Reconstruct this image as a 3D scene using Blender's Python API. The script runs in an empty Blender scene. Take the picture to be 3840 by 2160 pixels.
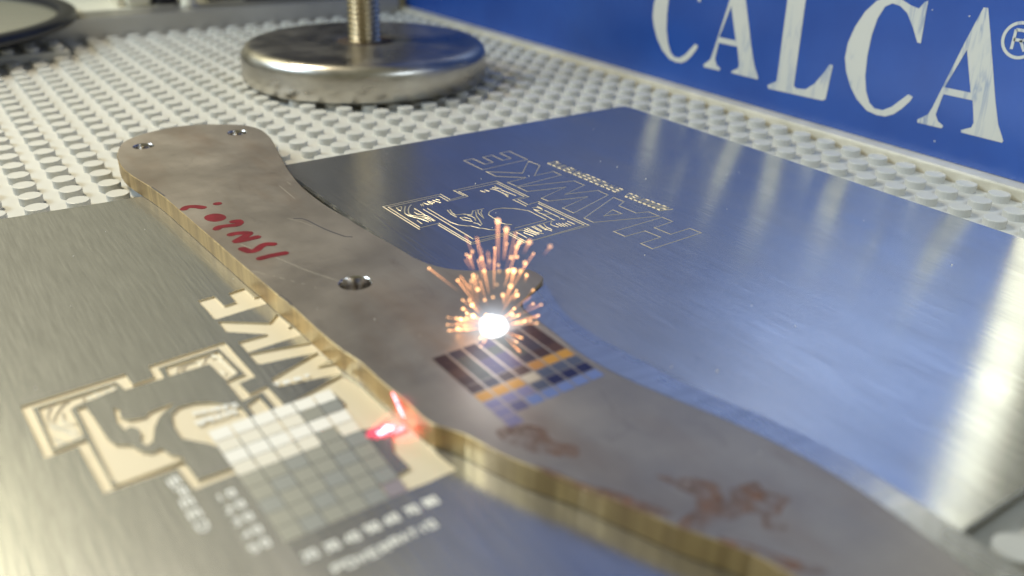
import bpy, bmesh, math, random
from mathutils import Vector, Matrix
from mathutils.geometry import tessellate_polygon, delaunay_2d_cdt

# ---------------------------------------------------------------- camera, world, lights, exposure
S = 0.008                                   # one stud pitch of the bed = 8 mm; all plan data below is in studs
sc = bpy.context.scene
COL = sc.collection

cam_d = bpy.data.cameras.new("camera"); cam = bpy.data.objects.new("camera", cam_d); COL.objects.link(cam)
CAM = Vector((-2.20802, -24.69725, 8.47545))
FWD = Vector((0.51619385, 0.73429145, -0.44086276)); DOWN = Vector((-0.23669159, -0.37239306, -0.89738537)); RIGHT = Vector((0.82311664, -0.56757332, 0.0184264))
m = Matrix(((RIGHT.x, -DOWN.x, -FWD.x), (RIGHT.y, -DOWN.y, -FWD.y), (RIGHT.z, -DOWN.z, -FWD.z))).to_4x4()
m.translation = CAM * S
cam.matrix_world = m
cam_d.sensor_width = 36.0; cam_d.lens = 36.0 * 3320.736 / 3840.0
cam_d.clip_start = 0.002; cam_d.clip_end = 50.0
cam_d.dof.use_dof = True
cam_d.dof.focus_distance = (Vector((10.2, -8.3, 0)) - CAM).dot(FWD) * S
cam_d.dof.aperture_fstop = 14.0
sc.camera = cam

w = bpy.data.worlds.new("World"); sc.world = w; w.use_nodes = True
bg = w.node_tree.nodes["Background"]; bg.inputs[0].default_value = (0.97, 0.95, 0.65, 1); bg.inputs[1].default_value = 0.22

def lamp(name, kind, loc, aim, energy, color, size=None, size_y=None, **kw):
    d = bpy.data.lights.new(name, kind); d.energy = energy; d.color = color
    if kind == 'AREA':
        d.size = size * S
        if size_y: d.shape = 'RECTANGLE'; d.size_y = size_y * S
    elif size: d.shadow_soft_size = size * S
    for k, v in kw.items(): setattr(d, k, v)
    o = bpy.data.objects.new(name, d); COL.objects.link(o)
    o.location = Vector(loc) * S
    if aim is not None:
        o.rotation_euler = (Vector(aim) - Vector(loc)).to_track_quat('-Z', 'Y').to_euler()
    return o
lamp("ceiling_lamp", 'AREA', (-13, 26, 53), (-3, 3, 0), 0.325, (1.0, 0.89, 0.66), 9, 6, spread=math.radians(66))
lamp("warm_back_fill", 'AREA', (-30, 80, 66), (0, 0, 0), 0.75, (1.0, 0.95, 0.60), 44, 34)  # added warm fill, brightens what the left plate reflects
lamp("window_light", 'AREA', (-60, 35, 60), (20, -4, 3), 4.4, (0.66, 0.83, 1.0), 44, 30)
lamp("panel_fill", 'AREA', (19, -23, 15), (24, -9, 5), 0.11, (0.72, 0.85, 1.0), 9, 7)  # added cool fill out of frame, brightens the panel's near end
sc.view_settings.view_transform = 'Standard'; sc.view_settings.look = 'None'
sc.view_settings.exposure = 0.0; sc.view_settings.gamma = 1.0
sc.cycles.max_bounces = 8; sc.cycles.transparent_max_bounces = 24

# ---------------------------------------------------------------- plan data measured in studs (x across the bed, y away, z up; z = 0 is the stud tops)
D = {
 'R_letters': {'E': [(11.288,-2.839),(11.617,-2.832),(11.646,-3.453),(11.953,-3.436),(11.953,-2.853),(12.307,-2.837),(12.309,-3.429),(12.633,-3.398),(12.629,-2.797),(12.986,-2.775),(12.992,-3.747),(11.307,-3.852)],'K': [(11.301,-4.06),(12.128,-4.716),(12.925,-3.901),(12.978,-4.41),(12.291,-5.084),(12.987,-5.062),(12.993,-5.437),(11.403,-5.565),(11.328,-5.546),(11.305,-5.158),(11.993,-5.105),(11.31,-4.541)],'W': [(11.323,-5.637),(11.525,-5.668),(12.994,-6.037),(13.016,-6.474),(12.102,-6.78),(13.06,-7.017),(13.066,-7.449),(11.427,-8.017),(11.399,-7.58),(12.501,-7.263),(11.386,-6.959),(11.359,-6.686),(12.469,-6.331),(11.343,-6.061)],'A': [(11.433,-8.438),(11.452,-8.794),(13.173,-9.368),(13.147,-8.985),(12.811,-8.873),(12.773,-8.24),(13.097,-8.074),(13.07,-7.671)],'A2': [(11.972,-8.587),(12.439,-8.376),(12.46,-8.726)],'H': [(11.495,-9.529),(11.523,-9.922),(12.176,-9.911),(12.236,-10.42),(11.553,-10.455),(11.574,-10.842),(13.286,-10.758),(13.252,-10.388),(12.571,-10.417),(12.522,-9.887),(13.21,-9.822),(13.186,-9.46)]},
 'R_frame': [[(7.459,-5.006),(7.507,-6.891)],[(7.558,-5.11),(7.579,-6.773)],[(7.459,-5.006),(9.211,-4.987),(9.217,-5.487),(9.684,-5.439),(9.668,-4.922),(11.099,-4.901),(11.13,-6.425),(10.766,-6.448),(10.768,-6.893),(11.133,-6.853),(11.227,-8.9),(9.288,-8.912),(9.259,-8.228),(8.149,-8.25),(8.115,-6.78),(7.577,-6.79)],[(7.558,-5.11),(9.11,-5.107),(9.114,-5.556),(9.755,-5.528),(9.743,-5.061),(11.006,-5.042),(11.042,-6.35),(10.649,-6.375),(10.669,-6.98)],[(11.059,-6.959),(11.13,-8.818),(9.213,-8.936),(9.19,-8.307),(8.084,-8.332),(8.041,-6.869)],[(8.257,-5.734),(8.306,-8.081),(9.441,-8.222),(10.679,-8.143)],[(8.38,-5.726),(8.396,-6.877),(8.46,-7.131),(8.614,-7.305),(8.698,-7.357),(8.797,-7.592),(8.852,-7.626),(8.955,-7.804),(9.081,-7.902)],[(10.544,-8.019),(10.527,-7.271),(10.3,-6.94),(10.055,-6.745),(9.838,-6.695),(9.62,-6.791),(9.483,-6.953),(9.464,-7.305),(9.439,-7.567),(9.495,-7.719),(9.608,-7.829)],[(10.544,-8.019),(9.53,-8.05)],[(8.765,-6.729),(8.749,-6.899),(8.878,-7.118),(8.934,-6.935),(8.86,-6.768),(8.765,-6.729)],[(8.76,-6.11),(8.695,-6.381),(8.699,-6.668)],[(8.83,-6.132),(8.764,-6.341),(8.753,-6.519),(8.957,-6.564),(9.104,-6.737),(9.296,-6.505),(9.624,-6.52)],[(8.999,-6.713),(9.057,-6.81),(9.059,-6.973),(8.984,-7.126)],[(9.318,-6.602),(9.184,-6.848),(9.075,-7.182),(8.991,-7.405),(8.915,-7.454),(8.923,-7.304),(8.865,-7.209)],[(9.43,-6.547),(9.321,-6.729),(9.243,-7.107),(9.394,-6.733),(9.531,-6.568)]],
 'R_grain': [[(7.713,-5.27),(7.705,-5.517),(7.862,-5.278),(7.713,-5.27)],[(7.967,-5.3),(7.797,-5.574),(7.713,-5.77),(7.748,-5.995),(7.899,-6.369),(7.932,-6.587)],[(8.147,-5.283),(7.97,-5.471),(7.794,-5.82),(7.819,-5.998),(8.036,-6.255),(8.082,-6.602)],[(8.087,-5.565),(8.092,-5.715),(8.099,-6.092)],[(7.958,-5.798),(7.976,-5.974),(8.108,-6.178),(8.111,-6.601)],[(7.742,-6.331),(7.738,-6.603)],[(7.873,-6.313),(7.938,-6.552)],[(7.804,-5.867),(7.774,-6.132),(7.981,-6.301),(8.01,-6.577)],[(8.389,-5.368),(8.331,-5.526)],[(8.431,-5.373),(8.375,-5.553)],[(8.492,-5.346),(8.537,-5.504),(8.637,-5.565)],[(8.634,-5.281),(8.746,-5.481)],[(8.795,-5.292),(8.891,-5.571)],[(8.9,-5.269),(8.963,-5.396)],[(8.601,-5.391),(8.676,-5.525)],[(10.276,-5.344),(10.328,-5.515)],[(10.413,-5.334),(10.464,-5.506)],[(10.585,-5.346),(10.669,-5.493),(10.699,-5.791),(10.706,-6.071)],[(10.826,-5.208),(10.806,-5.387),(10.855,-5.512)],[(10.711,-5.281),(10.773,-5.462)],[(10.798,-5.572),(10.837,-5.783),(10.889,-6.161)],[(10.721,-5.758),(10.64,-6.166)],[(10.695,-5.602),(10.701,-5.885),(10.783,-5.981)],[(10.719,-7.137),(10.852,-7.198),(10.878,-7.405),(10.758,-7.415),(10.7,-7.252),(10.682,-7.409),(10.699,-7.648),(10.907,-7.777)],[(10.906,-7.124),(10.91,-7.34)],[(10.901,-7.461),(10.907,-7.777)],[(10.689,-7.662),(10.694,-7.87),(10.688,-8.068),(10.711,-8.163)],[(10.907,-7.798),(10.922,-8.053),(10.834,-8.2)],[(10.924,-8.135),(10.947,-8.27)],[(10.939,-8.384),(10.964,-8.657)],[(10.627,-8.15),(10.444,-8.351),(10.504,-8.582)],[(10.591,-8.364),(10.597,-8.602)],[(10.664,-8.371),(10.661,-8.641)],[(10.739,-8.418),(10.734,-8.668)],[(10.824,-8.451),(10.833,-8.672)],[(9.427,-8.306),(9.436,-8.735)],[(9.462,-8.235),(9.636,-8.306),(9.739,-8.706)],[(9.563,-8.41),(9.632,-8.731)],[(9.722,-8.227),(9.818,-8.7)],[(9.807,-8.204),(9.83,-8.54),(9.939,-8.72)],[(9.954,-8.2),(9.964,-8.605)],[(10.015,-8.2),(10.003,-8.573)],[(10.139,-8.199),(10.124,-8.574)],[(10.191,-8.212),(10.161,-8.483),(10.211,-8.703)],[(10.325,-8.198),(10.251,-8.424),(10.269,-8.626)]],
 'R_sub': [[(13.282,-4.342),(13.633,-4.332),(13.718,-7.397),(13.377,-7.455)],[(13.372,-7.77),(13.675,-7.613),(13.851,-9.23),(13.458,-9.106)]],
 'L_E': [(1.795,-7.818),(2.144,-7.792),(2.177,-8.33),(2.426,-8.294),(2.432,-7.824),(2.791,-7.752),(2.813,-8.293),(2.92,-8.296),(2.927,-8.697),(1.87,-8.813),(1.831,-8.765),(1.818,-8.316)],
 'L_K': [(1.855,-8.917),(2.674,-9.518),(2.937,-9.237),(2.984,-9.819),(2.911,-9.892),(2.995,-9.871),(3.014,-10.305),(1.928,-10.392),(1.909,-9.925),(2.48,-9.933),(1.852,-9.414)],
 'L_W': [(1.92,-10.45),(3.038,-10.667),(3.102,-11.417),(2.802,-11.55),(3.116,-11.619),(3.05,-11.984),(2.206,-11.854),(1.951,-11.81),(1.953,-11.507),(3.01,-11.073),(1.993,-10.925),(1.934,-10.875)],
 'L_A': [(2.009,-12.375),(3.023,-12.042),(3.125,-12.449),(3.145,-12.626),(3.181,-13.612),(2.854,-13.801),(2.697,-13.777),(2.1,-13.552),(2.044,-13.152),(2.711,-12.917),(2.675,-12.458),(2.046,-12.792)],
 'L_H': [(2.935,-14.138),(3.228,-14.123),(3.293,-14.523),(3.295,-15.013),(3.346,-15.443),(2.888,-15.478),(2.211,-15.471),(2.185,-15.148),(2.778,-15.025),(2.762,-14.521)],
 'L_frame_out': [(-1.805,-10.084),(-0.123,-9.958),(-0.109,-10.397),(0.274,-10.346),(0.283,-9.91),(1.697,-9.778),(1.748,-11.277),(1.435,-11.334),(1.463,-11.768),(1.799,-11.675),(1.891,-13.647),(-0.067,-13.776),(-0.132,-13.142),(-1.161,-13.145),(-1.241,-11.772),(-1.715,-11.811)],
 'L_frame_in': [(-1.655,-10.239),(-0.32,-10.133),(-0.257,-10.488),(0.403,-10.46),(0.407,-10.057),(1.526,-9.948),(1.624,-11.11),(1.27,-11.15),(1.3,-11.904),(1.675,-11.823),(1.718,-13.534),(0.038,-13.589),(-0.008,-12.977),(-1.035,-13.05),(-1.104,-11.639),(-1.597,-11.707)],
 'L_block': [[(-1.565,-10.297),(-1.112,-10.258),(-0.709,-10.237),(-0.349,-10.221),(-0.358,-10.381),(-0.76,-10.487),(-1.045,-10.538),(-1.147,-10.627),(-1.119,-11.095),(-1.124,-11.539),(-1.56,-11.58)],[(0.522,-10.109),(1.481,-10.054),(1.533,-10.985),(1.284,-11.108),(1.213,-10.419),(0.496,-10.447)],[(1.316,-12.072),(1.563,-11.914),(1.653,-13.404),(1.462,-13.47),(1.333,-12.618)]],
 'L_beak': [[(-1.047,-10.634),(-0.916,-10.661),(-0.88,-11.065),(-0.822,-11.806),(-0.756,-12.021),(-0.561,-12.165),(-0.463,-12.431),(-0.345,-12.542),(-0.188,-12.511),(-0.122,-12.754),(0.002,-12.901),(0.011,-13.037),(-0.94,-13.037),(-0.997,-12.879)],[(-0.546,-10.94),(-0.471,-11.066),(-0.512,-11.305),(-0.425,-11.455),(-0.183,-11.519),(-0.081,-11.396),(0.323,-11.349),(0.019,-11.613),(-0.135,-11.881),(-0.247,-12.233),(-0.353,-12.318),(-0.415,-12.106),(-0.345,-11.959),(-0.357,-11.773),(-0.437,-11.648),(-0.54,-11.69),(-0.591,-11.439)],[(0.197,-11.654),(0.343,-11.518),(0.595,-11.525),(0.85,-11.652),(1.038,-11.872),(1.209,-12.081),(1.223,-12.839),(0.519,-12.905),(0.442,-12.77),(0.152,-12.424),(0.132,-11.983)]],
 'L_grain': [[(-1.393,-10.313),(-1.495,-10.628),(-1.481,-10.932),(-1.338,-11.133),(-1.232,-11.345),(-1.204,-11.539)],[(-1.104,-10.304),(-1.263,-10.436),(-1.444,-10.81),(-1.379,-10.998),(-1.208,-11.218),(-1.135,-11.514)],[(-1.264,-10.627),(-1.283,-10.915),(-1.148,-11.076)],[(-0.884,-10.326),(-0.941,-10.528)],[(-0.831,-10.32),(-0.714,-10.516)],[(-0.697,-10.265),(-0.573,-10.508)],[(-0.538,-10.265),(-0.41,-10.492)],[(-0.435,-10.206),(-0.358,-10.34)],[(-1.513,-11.303),(-1.378,-11.529)],[(0.627,-10.422),(0.716,-10.212),(0.864,-10.171)],[(0.759,-10.33),(0.881,-10.182),(1.069,-10.212),(1.1,-10.369)],[(1.168,-10.276),(1.205,-10.16),(1.371,-10.079)],[(1.322,-10.235),(1.438,-10.311),(1.483,-10.662),(1.523,-10.956)],[(1.315,-10.688),(1.348,-10.888)],[(1.355,-10.068),(1.472,-10.332)]],
 'L_grid': [(0.522,-12.457),(2.686,-12.353),(2.517,-15.493),(0.594,-15.55)],
 'L_dig_bottom': [(0.786,-15.929),(1.091,-15.935),(1.391,-15.933),(1.71,-15.908),(2.012,-15.895),(2.33,-15.887),(2.65,-15.874)],
 'L_dig_left': [(0.181,-14.155),(0.35,-14.134),(0.208,-14.475),(0.378,-14.445),(0.208,-14.783),(0.382,-14.761),(0.236,-15.098),(0.389,-15.082),(0.227,-15.407),(0.388,-15.387)],
 'L_words': [[(0.998,-16.354),(1.68,-16.353)],[(1.846,-16.32),(2.416,-16.298)],[(-0.256,-13.418),(-0.209,-14.614)],[(0.552,-11.846),(1.14,-11.958)],[(0.496,-12.147),(1.06,-12.138)],[(1.978,-11.727),(2.516,-11.752)]],
 'plate2': [(19.8,-0.38),(20.0,-20.45)],
 'K_top': [(2.476,1.692),(2.715,2.415),(3.041,2.939),(3.689,3.368),(4.548,3.607),(5.335,3.49),(6.057,3.094),(6.465,2.779),(6.671,2.408),(6.796,2.018),(6.797,1.469),(6.709,0.794),(6.421,-0.464),(6.155,-1.625),(5.956,-2.678),(5.82,-3.786),(5.799,-5.209),(5.877,-6.164),(5.924,-7.105),(6.013,-7.926),(6.075,-8.586),(6.114,-9.122),(6.232,-9.623),(6.438,-10.009),(6.739,-10.326),(7.107,-10.543),(7.499,-10.728),(7.729,-10.842),(7.885,-11.003),(7.917,-11.275),(7.873,-11.477),(7.675,-11.652)],
 'K_in': [(6.887,-12.134),(6.76,-12.269),(6.711,-12.463),(6.704,-12.771),(6.677,-13.106),(6.672,-13.397),(6.638,-13.779),(6.607,-14.193),(6.607,-14.48),(6.633,-14.776),(6.681,-15.11),(6.771,-15.573),(6.959,-16.244),(7.169,-16.919),(7.346,-17.578),(7.459,-18.252),(7.522,-18.857),(7.535,-19.436),(7.496,-19.964),(7.457,-20.457),(7.383,-20.945),(7.297,-21.39)],
 'K_out': [(7.89,-11.562),(7.724,-11.913),(7.56,-12.346),(7.42,-12.771),(7.359,-13.225),(7.352,-13.644),(7.356,-14.043),(7.42,-14.615),(7.479,-15.19),(7.533,-15.848),(7.72,-16.585),(7.915,-17.256),(8.058,-17.933),(8.115,-18.48),(8.134,-19.163),(8.107,-19.823),(8.084,-20.321),(8.061,-20.677),(8.055,-20.856),(8.009,-21.139),(8.029,-21.492),(7.998,-21.807)],
 'K_spine': [(2.412,1.442),(2.32,0.823),(2.296,0.031),(2.417,-0.961),(2.514,-1.557),(2.616,-2.618),(2.669,-3.671),(2.731,-4.878),(2.795,-6.086),(2.849,-7.194),(2.892,-7.969),(2.938,-8.747),(2.967,-9.319),(3.017,-9.894),(3.035,-10.398),(3.048,-10.964),(3.076,-11.513),(3.119,-12.003),(3.21,-12.546),(3.217,-13.124),(3.247,-13.553),(3.273,-13.881),(3.284,-14.224),(3.294,-14.565),(3.329,-14.793),(3.396,-14.904),(3.591,-15.279),(3.716,-15.744),(3.856,-16.159),(4.014,-16.53),(4.174,-16.831),(4.323,-17.147),(4.465,-17.556),(4.667,-18.077),(4.86,-18.574),(5.081,-19.009),(5.287,-19.441),(5.401,-19.927),(5.489,-20.349)],
 'K_holes': [(3.277,2.045,0.3),(6.069,2.007,0.3),(4.492,-9.616,0.345)],
 'K_marker': [[(2.79,-3.668),(2.896,-3.57),(3.051,-3.625),(3.201,-3.801)],[(3.577,-3.722),(3.598,-3.735)],[(3.054,-4.49),(3.141,-4.388),(3.32,-4.38),(3.435,-4.532),(3.446,-4.715),(3.349,-4.839),(3.173,-4.835),(3.054,-4.665)],[(3.057,-5.316),(3.157,-5.24),(3.383,-5.288),(3.521,-5.327),(3.612,-5.242),(3.628,-5.109),(3.525,-5.093)],[(3.216,-5.823),(3.352,-5.819),(3.579,-5.943),(3.472,-6.073),(3.202,-6.254),(3.335,-6.294),(3.654,-6.275)],[(3.164,-6.739),(3.245,-6.956),(3.388,-6.963),(3.557,-6.819),(3.692,-6.776),(3.811,-6.851)],[(3.312,-7.442),(3.534,-7.423),(3.842,-7.454)]],
 'K_scratch': [[(3.213,-6.475),(3.33,-6.802)],[(3.603,-7.546),(3.912,-8.556),(4.286,-9.452)],[(2.942,-7.956),(3.112,-8.242)],[(3.213,-8.41),(3.249,-8.462)],[(3.308,-8.558),(3.362,-8.665)],[(3.431,-8.838),(3.483,-8.914)],[(3.571,-9.069),(3.601,-9.13)],[(3.712,-9.355),(3.741,-9.416)],[(5.644,-3.09),(5.653,-3.333)],[(5.36,-3.27),(5.332,-4.381)],[(4.68,-5.543),(4.862,-5.927),(4.98,-6.332)]],
 'K_dark': [[(4.787,-5.639),(4.941,-5.735),(5.022,-5.93)],[(5.022,-5.93),(5.152,-6.672),(5.349,-7.294)],[(5.349,-7.294),(5.487,-7.407)],[(2.555,-1.659),(2.649,-2.504)],[(2.995,-9.323),(3.038,-9.616),(3.038,-9.876)]],
 'K_grid': [(4.434,-13.195),(6.356,-13.101),(6.321,-14.462),(4.423,-14.556)],
 'K_rust': [[(5.344,-17.61),(5.562,-17.802),(5.765,-17.935),(5.937,-18.145),(5.991,-18.371),(6.223,-18.428),(6.444,-18.477),(6.399,-18.671),(6.466,-18.808),(6.574,-18.972),(6.527,-19.032),(6.362,-19.044),(6.149,-19.14),(6.034,-19.093),(5.912,-19.157),(6.059,-19.338),(5.976,-19.368),(5.793,-19.219),(5.938,-19.03),(5.83,-18.872),(5.587,-18.857),(5.33,-18.773),(5.111,-18.853),(4.931,-18.789),(4.88,-18.506),(5.198,-18.456),(5.378,-18.368),(5.469,-18.184),(5.41,-17.958)],[(4.466,-15.525),(4.704,-15.834),(4.613,-16.11),(4.825,-16.43),(4.707,-16.636),(4.51,-16.542),(4.339,-16.326),(4.149,-16.131),(4.001,-15.711),(4.08,-15.427)],[(4.038,-16.438),(4.23,-16.765),(4.367,-17.147),(4.658,-17.59),(4.889,-18.076),(4.992,-18.321),(4.873,-18.329),(4.65,-18.096),(4.507,-17.765),(4.268,-17.271),(4.091,-16.805)],[(5.123,-18.97),(5.399,-19.341),(5.617,-19.746),(5.863,-20.111),(5.759,-20.191),(5.448,-19.886),(5.248,-19.476)]],
 'C': [(-8.965,4.701),(-9.023,3.45),(-8.909,3.456),(-8.671,3.852),(-8.374,4.256),(-8.084,4.434),(-7.8,4.476),(-7.565,4.344),(-7.383,3.964),(-7.29,3.433),(-7.273,2.745),(-7.34,2.113),(-7.476,1.65),(-7.68,1.309),(-7.902,1.166),(-8.21,1.176),(-8.504,1.357),(-8.791,1.662),(-8.979,1.861),(-9.146,1.818),(-9.085,1.662),(-8.86,1.372),(-8.616,1.138),(-8.343,1.004),(-8.039,0.977),(-7.647,1.036),(-7.2,1.315),(-6.857,1.687),(-6.596,2.133),(-6.459,2.546),(-6.463,3.034),(-6.629,3.593),(-6.892,4.1),(-7.234,4.477),(-7.635,4.679),(-8.02,4.653),(-8.46,4.489),(-8.724,4.441),(-8.867,4.654)],
 'A': [(-10.702,4.742),(-10.834,4.746),(-11.075,4.081),(-11.386,3.194),(-11.7,2.295),(-11.966,1.62),(-12.236,1.191),(-12.213,1.126),(-10.951,1.119),(-10.923,1.189),(-11.212,1.337),(-11.251,1.488),(-11.06,2.121),(-10.114,2.113),(-10.018,1.464),(-10.138,1.273),(-10.34,1.175),(-10.306,1.089),(-9.489,1.075),(-9.467,1.166),(-9.779,1.408),(-9.863,1.636),(-10.018,2.235),(-10.209,2.974),(-10.42,3.787),(-10.609,4.429)],
 'Ah': [(-10.516,3.516),(-10.939,2.328),(-10.106,2.319)],
 'Lb': [(-3.75,4.055),(-3.81,1.241),(-3.429,1.013),(-3.489,0.904),(-5.863,0.983),(-5.987,1.051),(-6.045,2.222),(-5.909,2.225),(-5.737,1.912),(-5.444,1.483),(-5.109,1.211),(-4.721,1.16),(-4.585,1.22),(-4.513,4.153)],
 'spark_o': (5.734,-12.831,0.565),
 'sparks': [((5.642,-13.089,2.094),(5.634,-13.084,2.857),0.05,1),((5.652,-13.258,2.199),(5.679,-13.277,2.763),0.045,1),((5.959,-13.116,2.155),(5.996,-13.142,2.325),0.04,0.7),((5.856,-13.339,2.429),(5.909,-13.376,2.523),0.04,0.7),((5.908,-13.483,2.347),(5.98,-13.534,2.554),0.05,0.45),((6.39,-13.412,2.165),(6.479,-13.475,2.336),0.045,0.4),((5.669,-12.275,1.596),(5.607,-12.231,1.883),0.03,1),((5.545,-12.331,1.935),(5.582,-12.357,2.034),0.03,0.6),((5.811,-12.561,1.204),(5.735,-12.508,1.672),0.032,0.9),((5.438,-12.963,1.926),(5.401,-12.937,2.168),0.03,0.9),((5.682,-12.75,1.824),(5.69,-12.755,1.976),0.035,0.3),((5.39,-12.862,1.268),(5.31,-12.806,1.811),0.03,0.8),((5.246,-12.888,1.559),(5.23,-12.877,1.752),0.03,0.5),((5.664,-13.263,1.366),(5.754,-13.327,1.693),0.045,1),((5.816,-13.238,1.64),(5.859,-13.268,1.942),0.05,1.2),((6.13,-12.587,0.899),(6.111,-12.573,1.106),0.05,0.7),((6.1,-12.686,1.518),(6.123,-12.703,1.652),0.035,0.8),((6.301,-12.855,1.557),(6.299,-12.854,1.668),0.04,0.6),((6.366,-12.908,1.45),(6.388,-12.923,1.584),0.035,0.9),((5.972,-13.373,2.018),(6.001,-13.394,2.114),0.03,0.8),((5.864,-13.155,2.108),(5.871,-13.16,2.151),0.03,0.8),((6.126,-12.951,1.989),(6.138,-12.96,2.021),0.03,0.9),((6.151,-12.84,1.095),(6.215,-12.886,1.21),0.045,0.9),((6.469,-12.914,1.177),(6.526,-12.954,1.258),0.03,0.6),((6.441,-12.863,0.864),(6.548,-12.939,0.959),0.03,0.7),((5.83,-12.994,0.911),(5.968,-13.091,0.972),0.04,1),((5.655,-12.713,0.766),(5.655,-12.712,0.869),0.04,1),((5.62,-12.541,0.837),(5.504,-12.459,1.017),0.04,1.1),((5.399,-12.588,0.944),(5.284,-12.507,1.02),0.035,0.9),((5.316,-12.605,0.77),(5.218,-12.536,0.836),0.04,1.1),((5.571,-12.694,0.782),(5.438,-12.601,0.87),0.05,1.1),((5.42,-12.705,0.694),(5.156,-12.519,0.652),0.045,1),((5.517,-12.515,0.46),(5.113,-12.231,0.425),0.04,0.9),((5.524,-12.541,0.377),(5.238,-12.34,0.345),0.05,1),((5.481,-12.608,0.374),(5.171,-12.39,0.259),0.06,1.1),((5.548,-12.731,0.342),(5.364,-12.602,0.16),0.05,1.1),((5.707,-12.657,0.21),(5.674,-12.634,0.042),0.045,1.1),((6.021,-12.98,0.386),(6.31,-13.183,0.206),0.06,1.1),((6.064,-12.916,0.413),(6.25,-13.046,0.371),0.05,0.9),((6.129,-12.972,0.278),(6.348,-13.126,0.261),0.05,0.9),((5.913,-12.923,0.275),(5.981,-12.971,0.206),0.04,0.8),((5.675,-12.895,1.271),(5.675,-12.895,1.315),0.03,0.7),((5.655,-12.654,1.139),(5.655,-12.654,1.162),0.035,0.6),((5.457,-12.72,1.433),(5.462,-12.724,1.455),0.04,0.8),((5.588,-13.142,1.661),(5.588,-13.142,1.693),0.03,0.4),((5.706,-13.05,1.829),(5.698,-13.044,1.893),0.035,0.4),((5.974,-12.617,1.722),(5.97,-12.615,1.766),0.03,0.5)],
 'laser_wall': [(3.26,-13.704),(3.266,-13.83)],
 'laser_blob': [(2.954,-13.973)],
}
ZT = 0.125      # top of the steel plates
ZK = 0.565      # top of the knife
ZB = -0.225     # sheet of the bed

# ---------------------------------------------------------------- helpers
def root(name, label, cat, loc, group=None):
    o = bpy.data.objects.new(name, None); COL.objects.link(o)
    o.empty_display_size = 0.005; o.location = Vector(loc) * S
    o["label"] = label; o["category"] = cat
    if group: o["group"] = group
    return o
def origin(par):
    v = Vector((0, 0, 0))
    while par is not None: v += par.location; par = par.parent
    return v
def meshdata(name, verts, faces, mats, par=None, smooth=False, mi=None):
    """verts in studs, world placed; stored relative to the parent's base"""
    og = origin(par)
    me = bpy.data.meshes.new(name)
    me.from_pydata([tuple(Vector(v) * S - og) for v in verts], [], faces)
    for mt in (mats if isinstance(mats, (list, tuple)) else [mats]): me.materials.append(mt)
    if mi: me.polygons.foreach_set("material_index", mi)
    if smooth: me.polygons.foreach_set("use_smooth", [True] * len(me.polygons))
    me.update()
    return me
def part(name, verts, faces, mats, par=None, smooth=False, mi=None, label=None, kind=None):
    o = bpy.data.objects.new(name, meshdata(name, verts, faces, mats, par, smooth, mi)); COL.objects.link(o); o.parent = par
    if label: o["label"] = label
    if kind: o["kind"] = kind
    return o
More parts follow.
